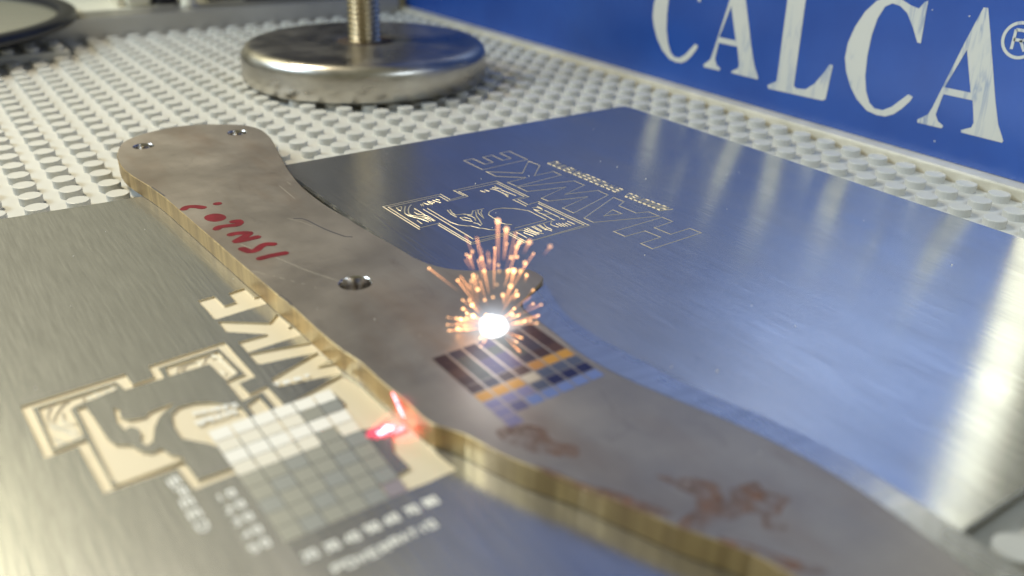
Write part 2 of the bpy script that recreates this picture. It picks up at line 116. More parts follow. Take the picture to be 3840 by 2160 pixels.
class MB:
    def __init__(s): s.v = []; s.f = []; s.mi = []
    def add(s, v, f, k=0):
        b = len(s.v); s.v += [tuple(x) for x in v]; s.f += [tuple(i + b for i in q) for q in f]; s.mi += [k] * len(f)
        return s
    def box(s, x0, x1, y0, y1, z0, z1, k=0, ch=0.0):
        if ch <= 0:
            v = [(x0,y0,z0),(x1,y0,z0),(x1,y1,z0),(x0,y1,z0),(x0,y0,z1),(x1,y0,z1),(x1,y1,z1),(x0,y1,z1)]
            return s.add(v, [(3,2,1,0),(4,5,6,7),(0,1,5,4),(1,2,6,5),(2,3,7,6),(3,0,4,7)], k)
        bm = bmesh.new(); bmesh.ops.create_cube(bm, size=1)
        for q in bm.verts: q.co = Vector(((x0+x1)/2 + q.co.x*(x1-x0), (y0+y1)/2 + q.co.y*(y1-y0), (z0+z1)/2 + q.co.z*(z1-z0)))
        bmesh.ops.bevel(bm, geom=bm.edges[:], offset=ch, segments=2, affect='EDGES', profile=0.6)
        bm.verts.index_update()
        s.add([q.co[:] for q in bm.verts], [tuple(q.index for q in fc.verts) for fc in bm.faces], k); bm.free(); return s
    def lathe(s, cx, cy, prof, n=64, k=0, cap_top=True, cap_bottom=True):
        v = []; f = []
        for r, z in prof:
            for i in range(n):
                a = 2*math.pi*i/n; v.append((cx + r*math.cos(a), cy + r*math.sin(a), z))
        for j in range(len(prof)-1):
            for i in range(n):
                i2 = (i+1) % n; f.append((j*n+i, j*n+i2, (j+1)*n+i2, (j+1)*n+i))
        if cap_bottom: f.append(tuple(range(n-1, -1, -1)))
        if cap_top: f.append(tuple((len(prof)-1)*n + i for i in range(n)))
        return s.add(v, f, k)
    def tube(s, p0, p1, r0, r1, n=8, k=0, caps=True):
        p0 = Vector(p0); p1 = Vector(p1); d = (p1-p0)
        if d.length < 1e-6: d = Vector((0,0,1e-3)); p1 = p0+d
        d.normalize(); a = d.orthogonal().normalized(); b = d.cross(a)
        prof = [(0.0, r0)] + [(1.0, r1)]
        v = []; f = []
        for t, r in prof:
            c = p0.lerp(p1, t)
            for i in range(n):
                g = 2*math.pi*i/n; v.append(c + a*(r*math.cos(g)) + b*(r*math.sin(g)))
        for i in range(n): f.append((i, (i+1)%n, n+(i+1)%n, n+i))
        if caps: f += [tuple(range(n-1,-1,-1)), tuple(range(n, 2*n))]
        return s.add(v, f, k)
    def ball(s, c, r, k=0, sub=2):
        bm = bmesh.new(); bmesh.ops.create_icosphere(bm, subdivisions=sub, radius=r); bm.verts.index_update()
        s.add([Vector(c)+q.co for q in bm.verts], [tuple(q.index for q in fc.verts) for fc in bm.faces], k); bm.free(); return s
    def ribbon(s, pts, w, z, hgt=0.0, k=0, closed=False, round_cap=False):
        """a flat or ridge shaped stroke on the plane z"""
        P = [Vector((p[0], p[1], 0)) for p in pts]
        if closed and (P[0]-P[-1]).length < 1e-5: P.pop()
        n = len(P); v = []; f = []
        if round_cap and not closed:
            d0 = (P[1]-P[0]).normalized(); d1 = (P[-1]-P[-2]).normalized()
        for i in range(n):
            a = P[i-1] if (i > 0 or closed) else None; b = P[(i+1) % n] if (i < n-1 or closed) else None
            d_in = (P[i]-a).normalized() if a is not None else None; d_out = (b-P[i]).normalized() if b is not None else None
            if d_in is None: t = d_out; mlen = 1
            elif d_out is None: t = d_in; mlen = 1
            else:
                t = d_in + d_out
                t = t.normalized() if t.length > 1e-3 else d_in
                mlen = min(1.8, 1.0/max(0.4, t.dot(d_out)))
            nn = Vector((-t.y, t.x, 0)) * (w/2*mlen)
            l = P[i]+nn; r = P[i]-nn
            zz = z + (0.002*i/n if hgt == 0 else 0)
            v += [(l.x, l.y, zz), (P[i].x, P[i].y, zz+hgt), (r.x, r.y, zz)]
        m_ = n if closed else n-1
        for i in range(m_):
            j = (i+1) % n
            f += [(3*i+1, 3*j+1, 3*j, 3*i), (3*i+2, 3*j+2, 3*j+1, 3*i+1)]
        s.add(v, f, k)
        if round_cap:
            for ci, p in enumerate((P[0], P[-1])):
                s.add([(p.x + w/2*math.cos(2*math.pi*i/14), p.y + w/2*math.sin(2*math.pi*i/14), z+hgt+0.0022*(ci+0.2)) for i in range(14)], [tuple(range(14))], k)
        return s
    def build(s, name, mats, par=None, smooth=False, label=None, kind=None):
        return part(name, s.v, s.f, mats, par, smooth, s.mi if isinstance(mats, (list, tuple)) else None, label, kind)
def catmull(p, n=3, closed=False):
    out = []; N = len(p)
    rng = range(N if closed else N-1)
    for i in rng:
        if closed: q = [p[(i-1) % N], p[i], p[(i+1) % N], p[(i+2) % N]]
        else: q = [p[max(0,i-1)], p[i], p[i+1], p[min(N-1,i+2)]]
        for j in range(n):
            t = j/n
            out.append(tuple(0.5*(2*b + (c-a)*t + (2*a-5*b+4*c-d)*t*t + (3*b-a-3*c+d)*t**3) for a, b, c, d in zip(*q)))
    if not closed: out.append(tuple(p[-1]))
    return out
def area2(p): return sum(p[i][0]*p[(i+1)%len(p)][1] - p[(i+1)%len(p)][0]*p[i][1] for i in range(len(p)))
def inside(pt, poly):
    x, y = pt; c = False; n = len(poly)
    for i in range(n):
        x1, y1 = poly[i]; x2, y2 = poly[i-1]
        if (y1 > y) != (y2 > y) and x < (x2-x1)*(y-y1)/(y2-y1)+x1: c = not c
    return c
def fill(polys, test):
    """triangles of the region where test(point) holds, constrained to all polygons"""
    vs = []; ed = []
    for p in polys:
        b = len(vs); n = len(p); vs += [Vector(q) for q in p]; ed += [(b+i, b+(i+1) % n) for i in range(n)]
    r = delaunay_2d_cdt(vs, ed, [], 0, 1e-6)
    V = [(v.x, v.y) for v in r[0]]; F = []
    for t in r[2]:
        c = (sum(V[i][0] for i in t)/len(t), sum(V[i][1] for i in t)/len(t))
        if test(c): F.append(tuple(t) if area2([V[i] for i in t]) > 0 else tuple(reversed(t)))
    return V, F
def sheet(mb, poly, z, k=0):
    V, F = fill([poly], lambda c: inside(c, poly))
    mb.add([(x, y, z) for x, y in V], F, k)
def walls(mb, poly, z0, z1, k=0, out=True):
    p = poly if (area2(poly) > 0) == out else list(reversed(poly)); n = len(p)
    v = [(x, y, z0) for x, y in p] + [(x, y, z1) for x, y in p]
    mb.add(v, [(i, (i+1) % n, n+(i+1) % n, n+i) for i in range(n)], k)
def slab(mb, poly, z0, z1, k=0, kw=None):
    sheet(mb, poly, z1, k); walls(mb, poly, z0, z1, k if kw is None else kw)
    V, F = fill([poly], lambda c: inside(c, poly)); mb.add([(x, y, z0) for x, y in V], [tuple(reversed(f)) for f in F], k)
def rounded(poly, r, n=5):
    out = []; N = len(poly)
    for i in range(N):
        p = Vector(poly[i]); a = (Vector(poly[i-1])-p).normalized(); b = (Vector(poly[(i+1) % N])-p).normalized()
        for j in range(n+1):
            t = j/n; q0 = p+a*r; q1 = p+b*r
            q = q0*(1-t)**2 + p*2*t*(1-t) + q1*t*t; out.append((q.x, q.y))
    return out

# ---------------------------------------------------------------- materials
def mat(name, base, rough=0.5, metal=0.0, **kw):
    m = bpy.data.materials.new(name); m.use_nodes = True
    b = m.node_tree.nodes["Principled BSDF"]
    b.inputs["Base Color"].default_value = (*base, 1); b.inputs["Roughness"].default_value = rough; b.inputs["Metallic"].default_value = metal
    for k, v in kw.items(): b.inputs[k].default_value = v
    return m
class NT:
    def __init__(s, m): s.t = m.node_tree; s.n = s.t.nodes; s.b = s.n["Principled BSDF"]; s.tc = s.n.new("ShaderNodeTexCoord")
    def noise(s, scale, detail=4, rough=0.55, src="Object", nscale=1.0, dist=0.0):
        mp = s.n.new("ShaderNodeMapping"); mp.inputs["Scale"].default_value = scale; s.t.links.new(s.tc.outputs[src], mp.inputs[0])
        nz = s.n.new("ShaderNodeTexNoise"); nz.inputs["Scale"].default_value = nscale; nz.inputs["Detail"].default_value = detail; nz.inputs["Roughness"].default_value = rough; nz.inputs["Distortion"].default_value = dist
        s.t.links.new(mp.outputs[0], nz.inputs["Vector"]); return nz.outputs[0]
    def ramp(s, src, stops):
        r = s.n.new("ShaderNodeValToRGB"); e = r.color_ramp.elements
        while len(e) < len(stops): e.new(0.5)
        for q, (p, c) in zip(e, stops): q.position = p; q.color = (*c, 1) if len(c) == 3 else c
        s.t.links.new(src, r.inputs[0]); return r.outputs[0]
    def mix(s, fac, a, b, mode='MIX'):
        x = s.n.new("ShaderNodeMix"); x.data_type = 'RGBA'; x.blend_type = mode
        for sock, val in ((x.inputs[0], fac), (x.inputs[6], a), (x.inputs[7], b)):
            if isinstance(val, bpy.types.NodeSocket): s.t.links.new(val, sock)
            elif isinstance(val, (int, float)): sock.default_value = val
            else: sock.default_value = (*val, 1)
        return x.outputs[2]
    def rng(s, src, lo, hi, a=0.0, b=1.0):
        x = s.n.new("ShaderNodeMapRange"); x.inputs[1].default_value = a; x.inputs[2].default_value = b; x.inputs[3].default_value = lo; x.inputs[4].default_value = hi
        s.t.links.new(src, x.inputs[0]); return x.outputs[0]
    def bump(s, src, strength, dist):
        x = s.n.new("ShaderNodeBump"); x.inputs["Strength"].default_value = strength; x.inputs["Distance"].default_value = dist
        s.t.links.new(src, x.inputs["Height"]); s.t.links.new(x.outputs[0], s.b.inputs["Normal"]); return x
    def to(s, src, name): s.t.links.new(src, s.b.inputs[name])
def emit(name, col, strength, add=False):
    m = bpy.data.materials.new(name); m.use_nodes = True; n = m.node_tree.nodes; n.clear()
    e = n.new("ShaderNodeEmission"); e.inputs[0].default_value = (*col, 1); e.inputs[1].default_value = strength
    o = n.new("ShaderNodeOutputMaterial")
    if add:
        t = n.new("ShaderNodeBsdfTransparent"); a = n.new("ShaderNodeAddShader")
        m.node_tree.links.new(e.outputs[0], a.inputs[0]); m.node_tree.links.new(t.outputs[0], a.inputs[1]); m.node_tree.links.new(a.outputs[0], o.inputs[0])
    else: m.node_tree.links.new(e.outputs[0], o.inputs[0])
    return m

def brushed(name, base, rough, aniso=0.75, bumpy=0.10, across=(1, 0, 0), warp=(1800, 95, 1), wide=0.0):
    """brushed steel, grain running along y; light spreads across the grain"""
    m = mat(name, base, rough, 1.0); N = NT(m)
    g1 = N.noise(warp, 3, 0.6, nscale=1.0); g2 = N.noise((70, 18, 1), 5, 0.6)
    c1 = N.mix(N.rng(g1, 0, 1, 0.3, 0.7), tuple(x*0.86 for x in base), tuple(min(1, x*1.10) for x in base))
    c2 = N.mix(N.rng(g2, 0.0, 0.5, 0.40, 0.80), c1, tuple(x*0.68 for x in base))
    N.to(c2, "Base Color"); N.to(N.rng(g2, rough*0.85, rough*1.35, 0.3, 0.7), "Roughness")
    N.b.inputs["Anisotropic"].default_value = aniso
    cx = N.n.new("ShaderNodeCombineXYZ")
    for i in range(3): cx.inputs[i].default_value = across[i]
    N.t.links.new(cx.outputs[0], N.b.inputs["Tangent"])
    bn = N.bump(g1, bumpy, 0.0002)
    if wide > 0:                            # second, much rougher lobe of the same metal
        p2 = N.n.new("ShaderNodeBsdfPrincipled"); p2.inputs["Metallic"].default_value = 1.0; p2.inputs["Roughness"].default_value = 0.55
        N.t.links.new(c2, p2.inputs["Base Color"]); N.t.links.new(bn.outputs[0], p2.inputs["Normal"])
        ms = N.n.new("ShaderNodeMixShader"); ms.inputs[0].default_value = wide
        N.t.links.new(N.b.outputs[0], ms.inputs[1]); N.t.links.new(p2.outputs[0], ms.inputs[2]); N.t.links.new(ms.outputs[0], N.n["Material Output"].inputs[0])
    return m
M = {}
M['plate'] = brushed('brushed_steel', (0.68, 0.68, 0.67), 0.18, 0.65, 0.17, wide=0.18)
M['pocket'] = mat('frosted_engraving', (0.76, 0.67, 0.50), 0.55, 0.2)
N = NT(M['pocket']); N.bump(N.noise((2500, 2500, 2500), 2), 0.3, 0.0001)
M['groove'] = mat('engraved_groove', (0.62, 0.55, 0.42), 0.42, 0.7)
M['frost'] = mat('white_mark', (0.88, 0.85, 0.78), 0.6, 0.1)
M['glyph'] = mat('frosted_print', (0.88, 0.86, 0.80), 0.6, 0.0)
M['frostb'] = mat('cream_mark', (0.80, 0.75, 0.64), 0.6, 0.1)
M['frost2'] = mat('grey_mark', (0.47, 0.47, 0.42), 0.45, 0.65)
M['frost3'] = mat('bluish_mark', (0.43, 0.445, 0.43), 0.45, 0.65)
M['frost4'] = mat('violet_mark', (0.36, 0.32, 0.36), 0.5, 0.5)
M['plastic'] = mat('grey_plastic', (0.56, 0.55, 0.51), 0.38)
N = NT(M['plastic']); N.to(N.mix(N.rng(N.noise((40, 40, 40), 4), 0, 1, 0.3, 0.7), (0.53, 0.52, 0.475), (0.58, 0.57, 0.53)), "Base Color")
# knife steel: dull mill finish with faint scale and scuffs
M['knife'] = mat('mill_steel', (0.40, 0.36, 0.33), 0.42, 0.8); N = NT(M['knife'])
n1 = N.noise((70, 70, 70), 5, 0.6); n2 = N.noise((170, 95, 100), 6, 0.65, dist=1.2); n3 = N.noise((45, 16, 20), 4, 0.65); n4 = N.noise((1500, 90, 1), 3, 0.7); n5 = N.noise((140, 1300, 1), 3, 0.7)
c = N.mix(N.rng(n1, 0, 1, 0.3, 0.7), (0.37, 0.325, 0.28), (0.465, 0.415, 0.36))
c = N.mix(N.rng(n4, 0, 0.18, 0.50, 0.75), c, (0.335, 0.295, 0.26))
c = N.mix(N.rng(n5, 0, 0.12, 0.56, 0.74), c, (0.58, 0.52, 0.46))
c = N.mix(N.rng(n2, 0, 0.5, 0.60, 0.78), c, (0.24, 0.21, 0.19))
c = N.mix(N.rng(n3, 0, 0.55, 0.50, 0.68), c, (0.31, 0.215, 0.15))
N.to(c, "Base Color"); N.to(N.rng(n1, 0.37, 0.47, 0.3, 0.7), "Roughness"); N.bump(n4, 0.02, 0.0002)
# ground edge of the knife: warm light tinted in as bronze-gold, upright grinding streaks
M['edge'] = mat('ground_edge', (0.72, 0.55, 0.28), 0.42, 0.75); N = NT(M['edge'])
n1 = N.noise((700, 700, 30), 5, 0.7); n2 = N.noise((60, 150, 4), 4, 0.6)
c = N.mix(N.rng(n1, 0, 1, 0.3, 0.7), (0.31, 0.215, 0.10), (0.54, 0.40, 0.19)); c = N.mix(N.rng(n2, 0, 0.75, 0.46, 0.60), c, (0.24, 0.165, 0.085))
N.to(c, "Base Color"); N.bump(n1, 0.25, 0.0003)
M['bevel'] = brushed('ground_bevel', (0.74, 0.74, 0.75), 0.24, 0.5, 0.10, (0, 1, 0), (60, 900, 40), wide=0.2)
M['rim'] = mat('rusty_rim', (0.42, 0.24, 0.10), 0.5, 0.7)
M['ink'] = mat('red_marker', (0.30, 0.018, 0.03), 0.42)
N = NT(M['ink']); N.to(N.mix(N.rng(N.noise((300, 300, 300), 3), 0, 1, 0.35, 0.7), (0.15, 0.008, 0.015), (0.23, 0.013, 0.023)), "Base Color")
M['scr'] = mat('bright_scratch', (0.62, 0.57, 0.48), 0.4, 0.6)
M['hole'] = mat('bored_steel', (0.50, 0.46, 0.42), 0.22, 1.0)
M['dark'] = mat('dark_scuff', (0.13, 0.12, 0.12), 0.5, 0.4)
M['rust'] = mat('rust', (0.22, 0.10, 0.065), 0.75); N = NT(M['rust'])
N.to(N.mix(N.rng(N.noise((350, 350, 350), 4), 0, 1, 0.3, 0.7), (0.13, 0.065, 0.045), (0.24, 0.13, 0.095)), "Base Color")
N.to(N.rng(N.noise((420, 300, 300), 5, 0.65), 0.0, 0.80, 0.37, 0.63), "Alpha")
# round foot and rod
M['foot'] = mat('worn_steel', (0.52, 0.49, 0.44), 0.33, 1.0); N = NT(M['foot'])
n1 = N.noise((90, 90, 200), 5, 0.6); n2 = N.noise((25, 25, 25), 4)
c = N.mix(N.rng(n1, 0, 1, 0.35, 0.7), (0.45, 0.42, 0.37), (0.60, 0.57, 0.51)); c = N.mix(N.rng(n2, 0, 0.6, 0.5, 0.75), c, (0.30, 0.26, 0.21))
N.to(c, "Base Color"); N.to(N.rng(n1, 0.26, 0.40, 0.3, 0.7), "Roughness")
M['rod'] = mat('zinc_rod', (0.62, 0.55, 0.42), 0.25, 1.0)
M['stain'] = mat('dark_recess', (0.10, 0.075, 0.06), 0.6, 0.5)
# blue panel
M['blue'] = mat('blue_paint', (0.030, 0.085, 0.34), 0.27, 0.06, IOR=1.65); N = NT(M['blue'])
n1 = N.noise((25, 25, 25), 4); n2 = N.noise((1200, 1200, 1200), 2)
N.to(N.mix(N.rng(n1, 0, 1, 0.3, 0.7), (0.011, 0.056, 0.28), (0.019, 0.085, 0.38)), "Base Color"); N.bump(n2, 0.12, 0.0002)
M['letter'] = mat('worn_white_print', (0.66, 0.65, 0.58), 0.5); N = NT(M['letter'])
n1 = N.noise((1, 300, 45), 4, 0.6, dist=0.5); n2 = N.noise((35, 60, 45), 3)
wear = N.ramp(n1, [(0.52, (0, 0, 0)), (0.56, (1, 1, 1)), (0.60, (0, 0, 0))])
sx = N.n.new("ShaderNodeSeparateXYZ"); N.t.links.new(N.tc.outputs["Object"], sx.inputs[0])
end = N.rng(sx.outputs[1], 1.0, 0.35, -16*S, -4*S)
x = N.n.new("ShaderNodeMath"); x.operation = 'MULTIPLY'; N.t.links.new(wear, x.inputs[0]); N.t.links.new(end, x.inputs[1])
x2 = N.n.new("ShaderNodeMath"); x2.operation = 'MULTIPLY'; N.t.links.new(x.outputs[0], x2.inputs[0]); N.t.links.new(N.rng(n2, 0.0, 1.0, 0.42, 0.60), x2.inputs[1])
N.to(N.mix(x2.outputs[0], N.mix(N.rng(n2, 0, 0.5, 0.45, 0.7), (0.60, 0.59, 0.53), (0.50, 0.52, 0.50)), (0.20, 0.26, 0.40)), "Base Color")
M['alu'] = mat('aluminium', (0.46, 0.45, 0.43), 0.42, 0.85); N = NT(M['alu'])
N.to(N.mix(N.rng(N.noise((30, 30, 30), 4), 0, 1, 0.3, 0.7), (0.42, 0.40, 0.37), (0.52, 0.50, 0.46)), "Base Color")
M['strip'] = mat('bare_edge', (0.62, 0.58, 0.48), 0.30, 0.25); N = NT(M['strip'])
N.to(N.mix(N.rng(N.noise((160, 160, 160), 4), 0, 1, 0.35, 0.7), (0.66, 0.61, 0.48), (0.84, 0.78, 0.64)), "Base Color")
M['flange'] = mat('pale_flange', (0.95, 0.80, 0.55), 0.32, 0.45, IOR=1.6)
M['cream'] = mat('cream_plastic', (0.80, 0.76, 0.62), 0.4)
M['black'] = mat('black_plastic', (0.010, 0.011, 0.018), 0.35)
M['glass'] = mat('beige_lens', (0.30, 0.29, 0.23), 0.04, 0.0, IOR=1.9)  # opaque beige base paints in the ceiling's reflection
M['table'] = mat('table', (0.42, 0.38, 0.30), 0.6)

# ---------------------------------------------------------------- the bed: table and studded baseplate
tb = MB().box(-60, 60, -60, 90, -0.9, -0.5); t = tb.build('table_top', M['table']); t["kind"] = 'structure'

bed = root('studded_baseplate', 'pale grey studded plastic baseplate under the steel plates', 'baseplate', (0, 0, ZB))
MB().box(-16, 23.38, -27, 23.75, ZB-0.16, ZB).build('base_sheet', M['plastic'], bed)
PLATE1 = [(-10.05, -21.2), (5.15, -22.0), (6.2, -1.18), (-9.0, -0.42)]
PLATE2 = [(6.55, -20.45), (19.85, -20.45), (19.85, -0.40), (6.4, -0.46)]
def proj(p):
    d = Vector(p)-CAM; z = d.dot(FWD)
    return (1920+3320.7*d.dot(RIGHT)/z, 1080+3320.7*d.dot(DOWN)/z, z) if z > 1 else (1e9, 1e9, z)
def shrink_in(p, poly):
    return all(inside((p[0]+dx, p[1]+dy), poly) for dx in (-.36, .36) for dy in (-.36, .36))
BRICK = [(x, y) for x in range(-3, 5) for y in (20, 21)]
pos = []
for ix in range(-15, 24):
    for iy in range(-26, 24):
        if shrink_in((ix, iy), PLATE1) or shrink_in((ix, iy), PLATE2) or (ix, iy) in BRICK: continue
        u, v, z = proj((ix, iy, 0))
        vis = -60 < u < 3900 and -40 < v < 2230
        hid = math.hypot(ix-14, iy-9.25) < 4.6
        pos.append((0 if vis and not hid else 1, z, ix, iy))
pos.sort()
prof = [(0.302, ZB), (0.302, -0.022), (0.294, -0.006), (0.280, 0.0)]
stud_me = None
for q in pos[:300]:
    if stud_me is None:
        stud_me = meshdata('stud', *(lambda k: (k.v, k.f))(MB().lathe(0, 0, [(r, z-ZB) for r, z in prof], 22)), M['plastic'])
    o = bpy.data.objects.new('stud', stud_me); COL.objects.link(o); o.parent = bed; o.location = (q[2]*S, q[3]*S, 0)
rest = MB()
for q in pos[300:]: rest.lathe(q[2], q[3], prof, 14)
rest.build('studs', M['plastic'], bed, kind='stuff')
# a raised studded strip at the far left corner
br = root('studded_strip', 'low studded plastic strip under the black rimmed lens', 'toy brick', (0.5, 20.5, ZB))
MB().box(-3.5, 4.47, 19.53, 21.47, ZB, 0.175, ch=0.02).build('strip_body', M['plastic'], br)
for x_, y_ in BRICK:
    MB().lathe(x_, y_, [(r, z+0.4) for r, z in prof], 18).build('stud', M['plastic'], br)

# ---------------------------------------------------------------- left plate: deep engraving
p1 = root('engraved_plate', 'brushed steel plate with deep frosted HAWKE engraving left of the knife', 'steel plate', (-1.9, -11, 0), 'engraved steel plates on the bed')
DEP = 0.04
letters = {k: D['L_'+k] for k in 'EKWAH'}
fo, fi = D['L_frame_out'], D['L_frame_in']
pockets = list(letters.values()) + D['L_block'] + D['L_beak']
o1 = rounded(PLATE1, 0.35)
def top1(cpt):
    if not inside(cpt, o1): return False
    if inside(cpt, fo) and not inside(cpt, fi): return False
    return not any(inside(cpt, p) for p in pockets)
mb = MB(); V, F = fill([o1, fo, fi] + pockets, top1)
mb.add([(x, y, ZT) for x, y in V], F); walls(mb, o1, 0.001, ZT); sheet(mb, o1, 0.001)
mb.build('sheet', M['plate'], p1)
def pocket(name, poly, label=None):
    k = MB(); sheet(k, poly, ZT-DEP); walls(k, poly, ZT-DEP, ZT-0.0005, out=False)
    return k.build(name, M['pocket'], p1, label=label)
for ch in 'HAWKE': pocket('engraved_letter', letters[ch], 'frosted engraved letter %s' % ch)
k = MB(); V, F = fill([fo, fi], lambda q: inside(q, fo) and not inside(q, fi)); k.add([(x, y, ZT-DEP) for x, y in V], F)
walls(k, fo, ZT-DEP, ZT-0.0005, out=False); walls(k, fi, ZT-DEP, ZT-0.0005, out=True); k.build('engraved_frame', M['pocket'], p1)
for p in D['L_block']: pocket('engraved_block', p)
for p in D['L_beak']: pocket('engraved_figure', p)
k = MB()
for p in D['L_grain']: k.ribbon(catmull(p, 4), 0.07, ZT-DEP, 0.036)
k.build('grain_ridges', M['pocket'], p1)
A_, B_, C_, D4 = [Vector(q) for q in D['L_grid']]
def gp(u, v): q = A_.lerp(B_, u).lerp(D4.lerp(C_, u), v); return (q.x, q.y)
random.seed(11)
def level(c): 
    if inside(c, fo) and not inside(c, fi): return ZT-DEP+0.003
    return ZT-DEP+0.003 if any(inside(c, p) for p in pockets) else ZT+0.003
for r in range(9):
    for cix in range(6):
        u0, u1 = (cix+0.035)/6, (cix+0.965)/6; v0, v1 = (r+0.03)/9, (r+0.97)/9
        q = [gp(u0, v0), gp(u0, v1), gp(u1, v1), gp(u1, v0)]
        cen = gp((u0+u1)/2, (v0+v1)/2); z = min(level(p) for p in q+[cen]) if level(cen) < ZT else ZT+0.003
        over = any(inside(cen, p) for p in [fo]+list(letters.values()))
        mm = (M['frost'] if r % 2 == 0 else M['frostb']) if over else M['frost2'] if (r+cix) % 3 else M['frost3']
        if over and letters and inside(cen, letters['H']) and r > 2: mm = M['frost4']
        part('power_swatch', [(x, y, ZT+0.003) for x, y in q], [(0, 1, 2, 3)], mm, p1)
def glyph(mb, cx, cy, hx, hy, kind, w, z, dx=(1, 0), dy=(0, 1)):
    G = {'0': [[(-1,-1),(1,-1),(1,1),(-1,1),(-1,-1)]], '1': [[(0,-1),(0,1),(-.6,.6)]], '2': [[(-1,.8),(0,1),(1,.6),(-1,-1),(1,-1)]],
         '3': [[(-1,1),(1,1),(0,.1),(1,-.4),(0,-1),(-1,-.8)]], '4': [[(.5,-1),(.5,1),(-1,-.3),(1,-.3)]], '5': [[(1,1),(-1,1),(-1,.1),(.6,.2),(1,-.4),(.4,-1),(-1,-.9)]],
         '6': [[(.8,1),(-.6,.4),(-1,-.4),(0,-1),(1,-.5),(0,0),(-1,-.3)]], '7': [[(-1,1),(1,1),(-.3,-1)]], '8': [[(-1,-1),(1,-1),(1,1),(-1,1),(-1,-1)],[(-1,0),(1,0)]],
         'N': [[(-1,-1),(-1,1),(1,-1),(1,1)]], 'P': [[(-1,-1),(-1,1),(1,1),(1,0),(-1,0)]], 'E': [[(1,1),(-1,1),(-1,-1),(1,-1)],[(-1,0),(.7,0)]],
         'R': [[(-1,-1),(-1,1),(1,1),(1,0),(-1,0),(1,-1)]], 'O': [[(-1,-1),(1,-1),(1,1),(-1,1),(-1,-1)]], 'W': [[(-1,1),(-.5,-1),(0,.5),(.5,-1),(1,1)]],
         'S': [[(1,1),(-1,.8),(-1,.1),(1,-.1),(1,-.9),(-1,-1)]], 'D': [[(-1,-1),(-1,1),(.6,.8),(1,0),(.6,-.8),(-1,-1)]], 'I': [[(0,1),(0,-1)]], 'T': [[(-1,1),(1,1)],[(0,1),(0,-1)]],
         'H': [[(-1,1),(-1,-1)],[(1,1),(1,-1)],[(-1,0),(1,0)]], 'A': [[(-1,-1),(0,1),(1,-1)],[(-.5,-.2),(.5,-.2)]], 'M': [[(-1,-1),(-1,1),(0,-.3),(1,1),(1,-1)]], 'L': [[(-1,1),(-1,-1),(1,-1)]], 'K': [[(-1,-1),(-1,1)],[(1,1),(-1,0),(1,-1)]]}
    for s in G[kind]:
        mb.ribbon([(cx+a*hx*dx[0]+b*hy*dy[0], cy+a*hx*dx[1]+b*hy*dy[1]) for a, b in s], w, z, 0.004)
def word(mb, p0, p1, text, hy, w, z):
    p0 = Vector(p0); p1 = Vector(p1); d = p1-p0; L = d.length; d.normalize(); n = Vector((-d.y, d.x)); st = L/max(1, len(text)-1) if len(text) > 1 else L
    for i, ch in enumerate(text):
        if ch == ' ': continue
        c = p0 + d*(st*i); glyph(mb, c.x, c.y, st*0.33, hy, ch, w, z, (d.x, d.y), (n.x, n.y))
for i, c in enumerate(D['L_dig_bottom']):
    k = MB(); 
    for j, ch in enumerate(('20','30','40','50','60','70','80')[i]): glyph(k, c[0]-0.055+0.11*j, c[1], 0.035, 0.075, ch, 0.04, ZT+0.003)
    k.build('engraved_number', M['glyph'], p1)
for i, c in enumerate(D['L_dig_left']):
    k = MB(); glyph(k, c[0], c[1], 0.04, 0.07, '1020304050'[i], 0.042, ZT+0.003); k.build('engraved_number', M['glyph'], p1)
for (q0, q1), txt, hh in zip(D['L_words'], ('POWER', 'RATIO', 'SPEED', 'HAWKES', 'SPEEDS', 'TEST'), (0.07, 0.07, 0.07, 0.06, 0.06, 0.045)):
    k = MB(); word(k, q0, q1, txt if hh else '', hh, 0.04, ZT+0.003); k.build('engraved_word', M['glyph'], p1)

# ---------------------------------------------------------------- right plate: line engraving
p2 = root('engraved_plate', 'large brushed steel plate with fine outlined HAWKE lettering beside blue panel', 'steel plate', (13, -10.4, 0), 'engraved steel plates on the bed')
mb = MB(); slab(mb, rounded(PLATE2, 0.35), 0.001, ZT); mb.build('sheet', M['plate'], p2)
for ch in 'HAWKE':
    k = MB(); k.ribbon(D['R_letters'][ch], 0.036, ZT+0.0005, 0.008, closed=True)
    if ch == 'A': k.ribbon(D['R_letters']['A2'], 0.036, ZT+0.0005, 0.008, closed=True)
    k.build('engraved_letter', M['groove'], p2, label='outlined engraved letter %s' % ch)
k = MB()
for p in D['R_frame']: k.ribbon(p, 0.036, ZT+0.0005, 0.009)
k.build('engraved_frame', M['groove'], p2)
for p in D['R_grain']:
    k = MB(); k.ribbon(catmull(p, 3), 0.032, ZT+0.0008, 0.009); k.build('grain_line', M['groove'], p2)
random.seed(5)
for q, n in zip(D['R_sub'], (13, 8)):
    a, b, c, d_ = [Vector(v) for v in q]
    for i in range(n):
        k = MB()
        u0 = (i+0.15)/n; u1 = (i+0.8)/n
        # a-d is the near edge of the line of text, b-c the far edge
        P = lambda u, v: tuple(a.lerp(d_, u).lerp(b.lerp(c, u), v))
        st = random.choice(([(0,0),(0,1)],), ) if False else None
        k.ribbon([P(u0, 0.05), P(u0, 0.95)], 0.05, ZT+0.0005, 0.016); k.ribbon([P(u1, 0.05), P(u1, 0.95)], 0.05, ZT+0.0005, 0.016)
        k.ribbon([P(u0, 0.06), P(u1, 0.06)], 0.05, ZT+0.0009, 0.016)
        if random.random() < .7: k.ribbon([P(u0, 0.93), P(u1, 0.93)], 0.05, ZT+0.0009, 0.016)
        if random.random() < .6: k.ribbon([P(u0, 0.5), P(u1, 0.5)], 0.05, ZT+0.0013, 0.016)
        k.build('engraved_small_letter', M['groove'], p2)

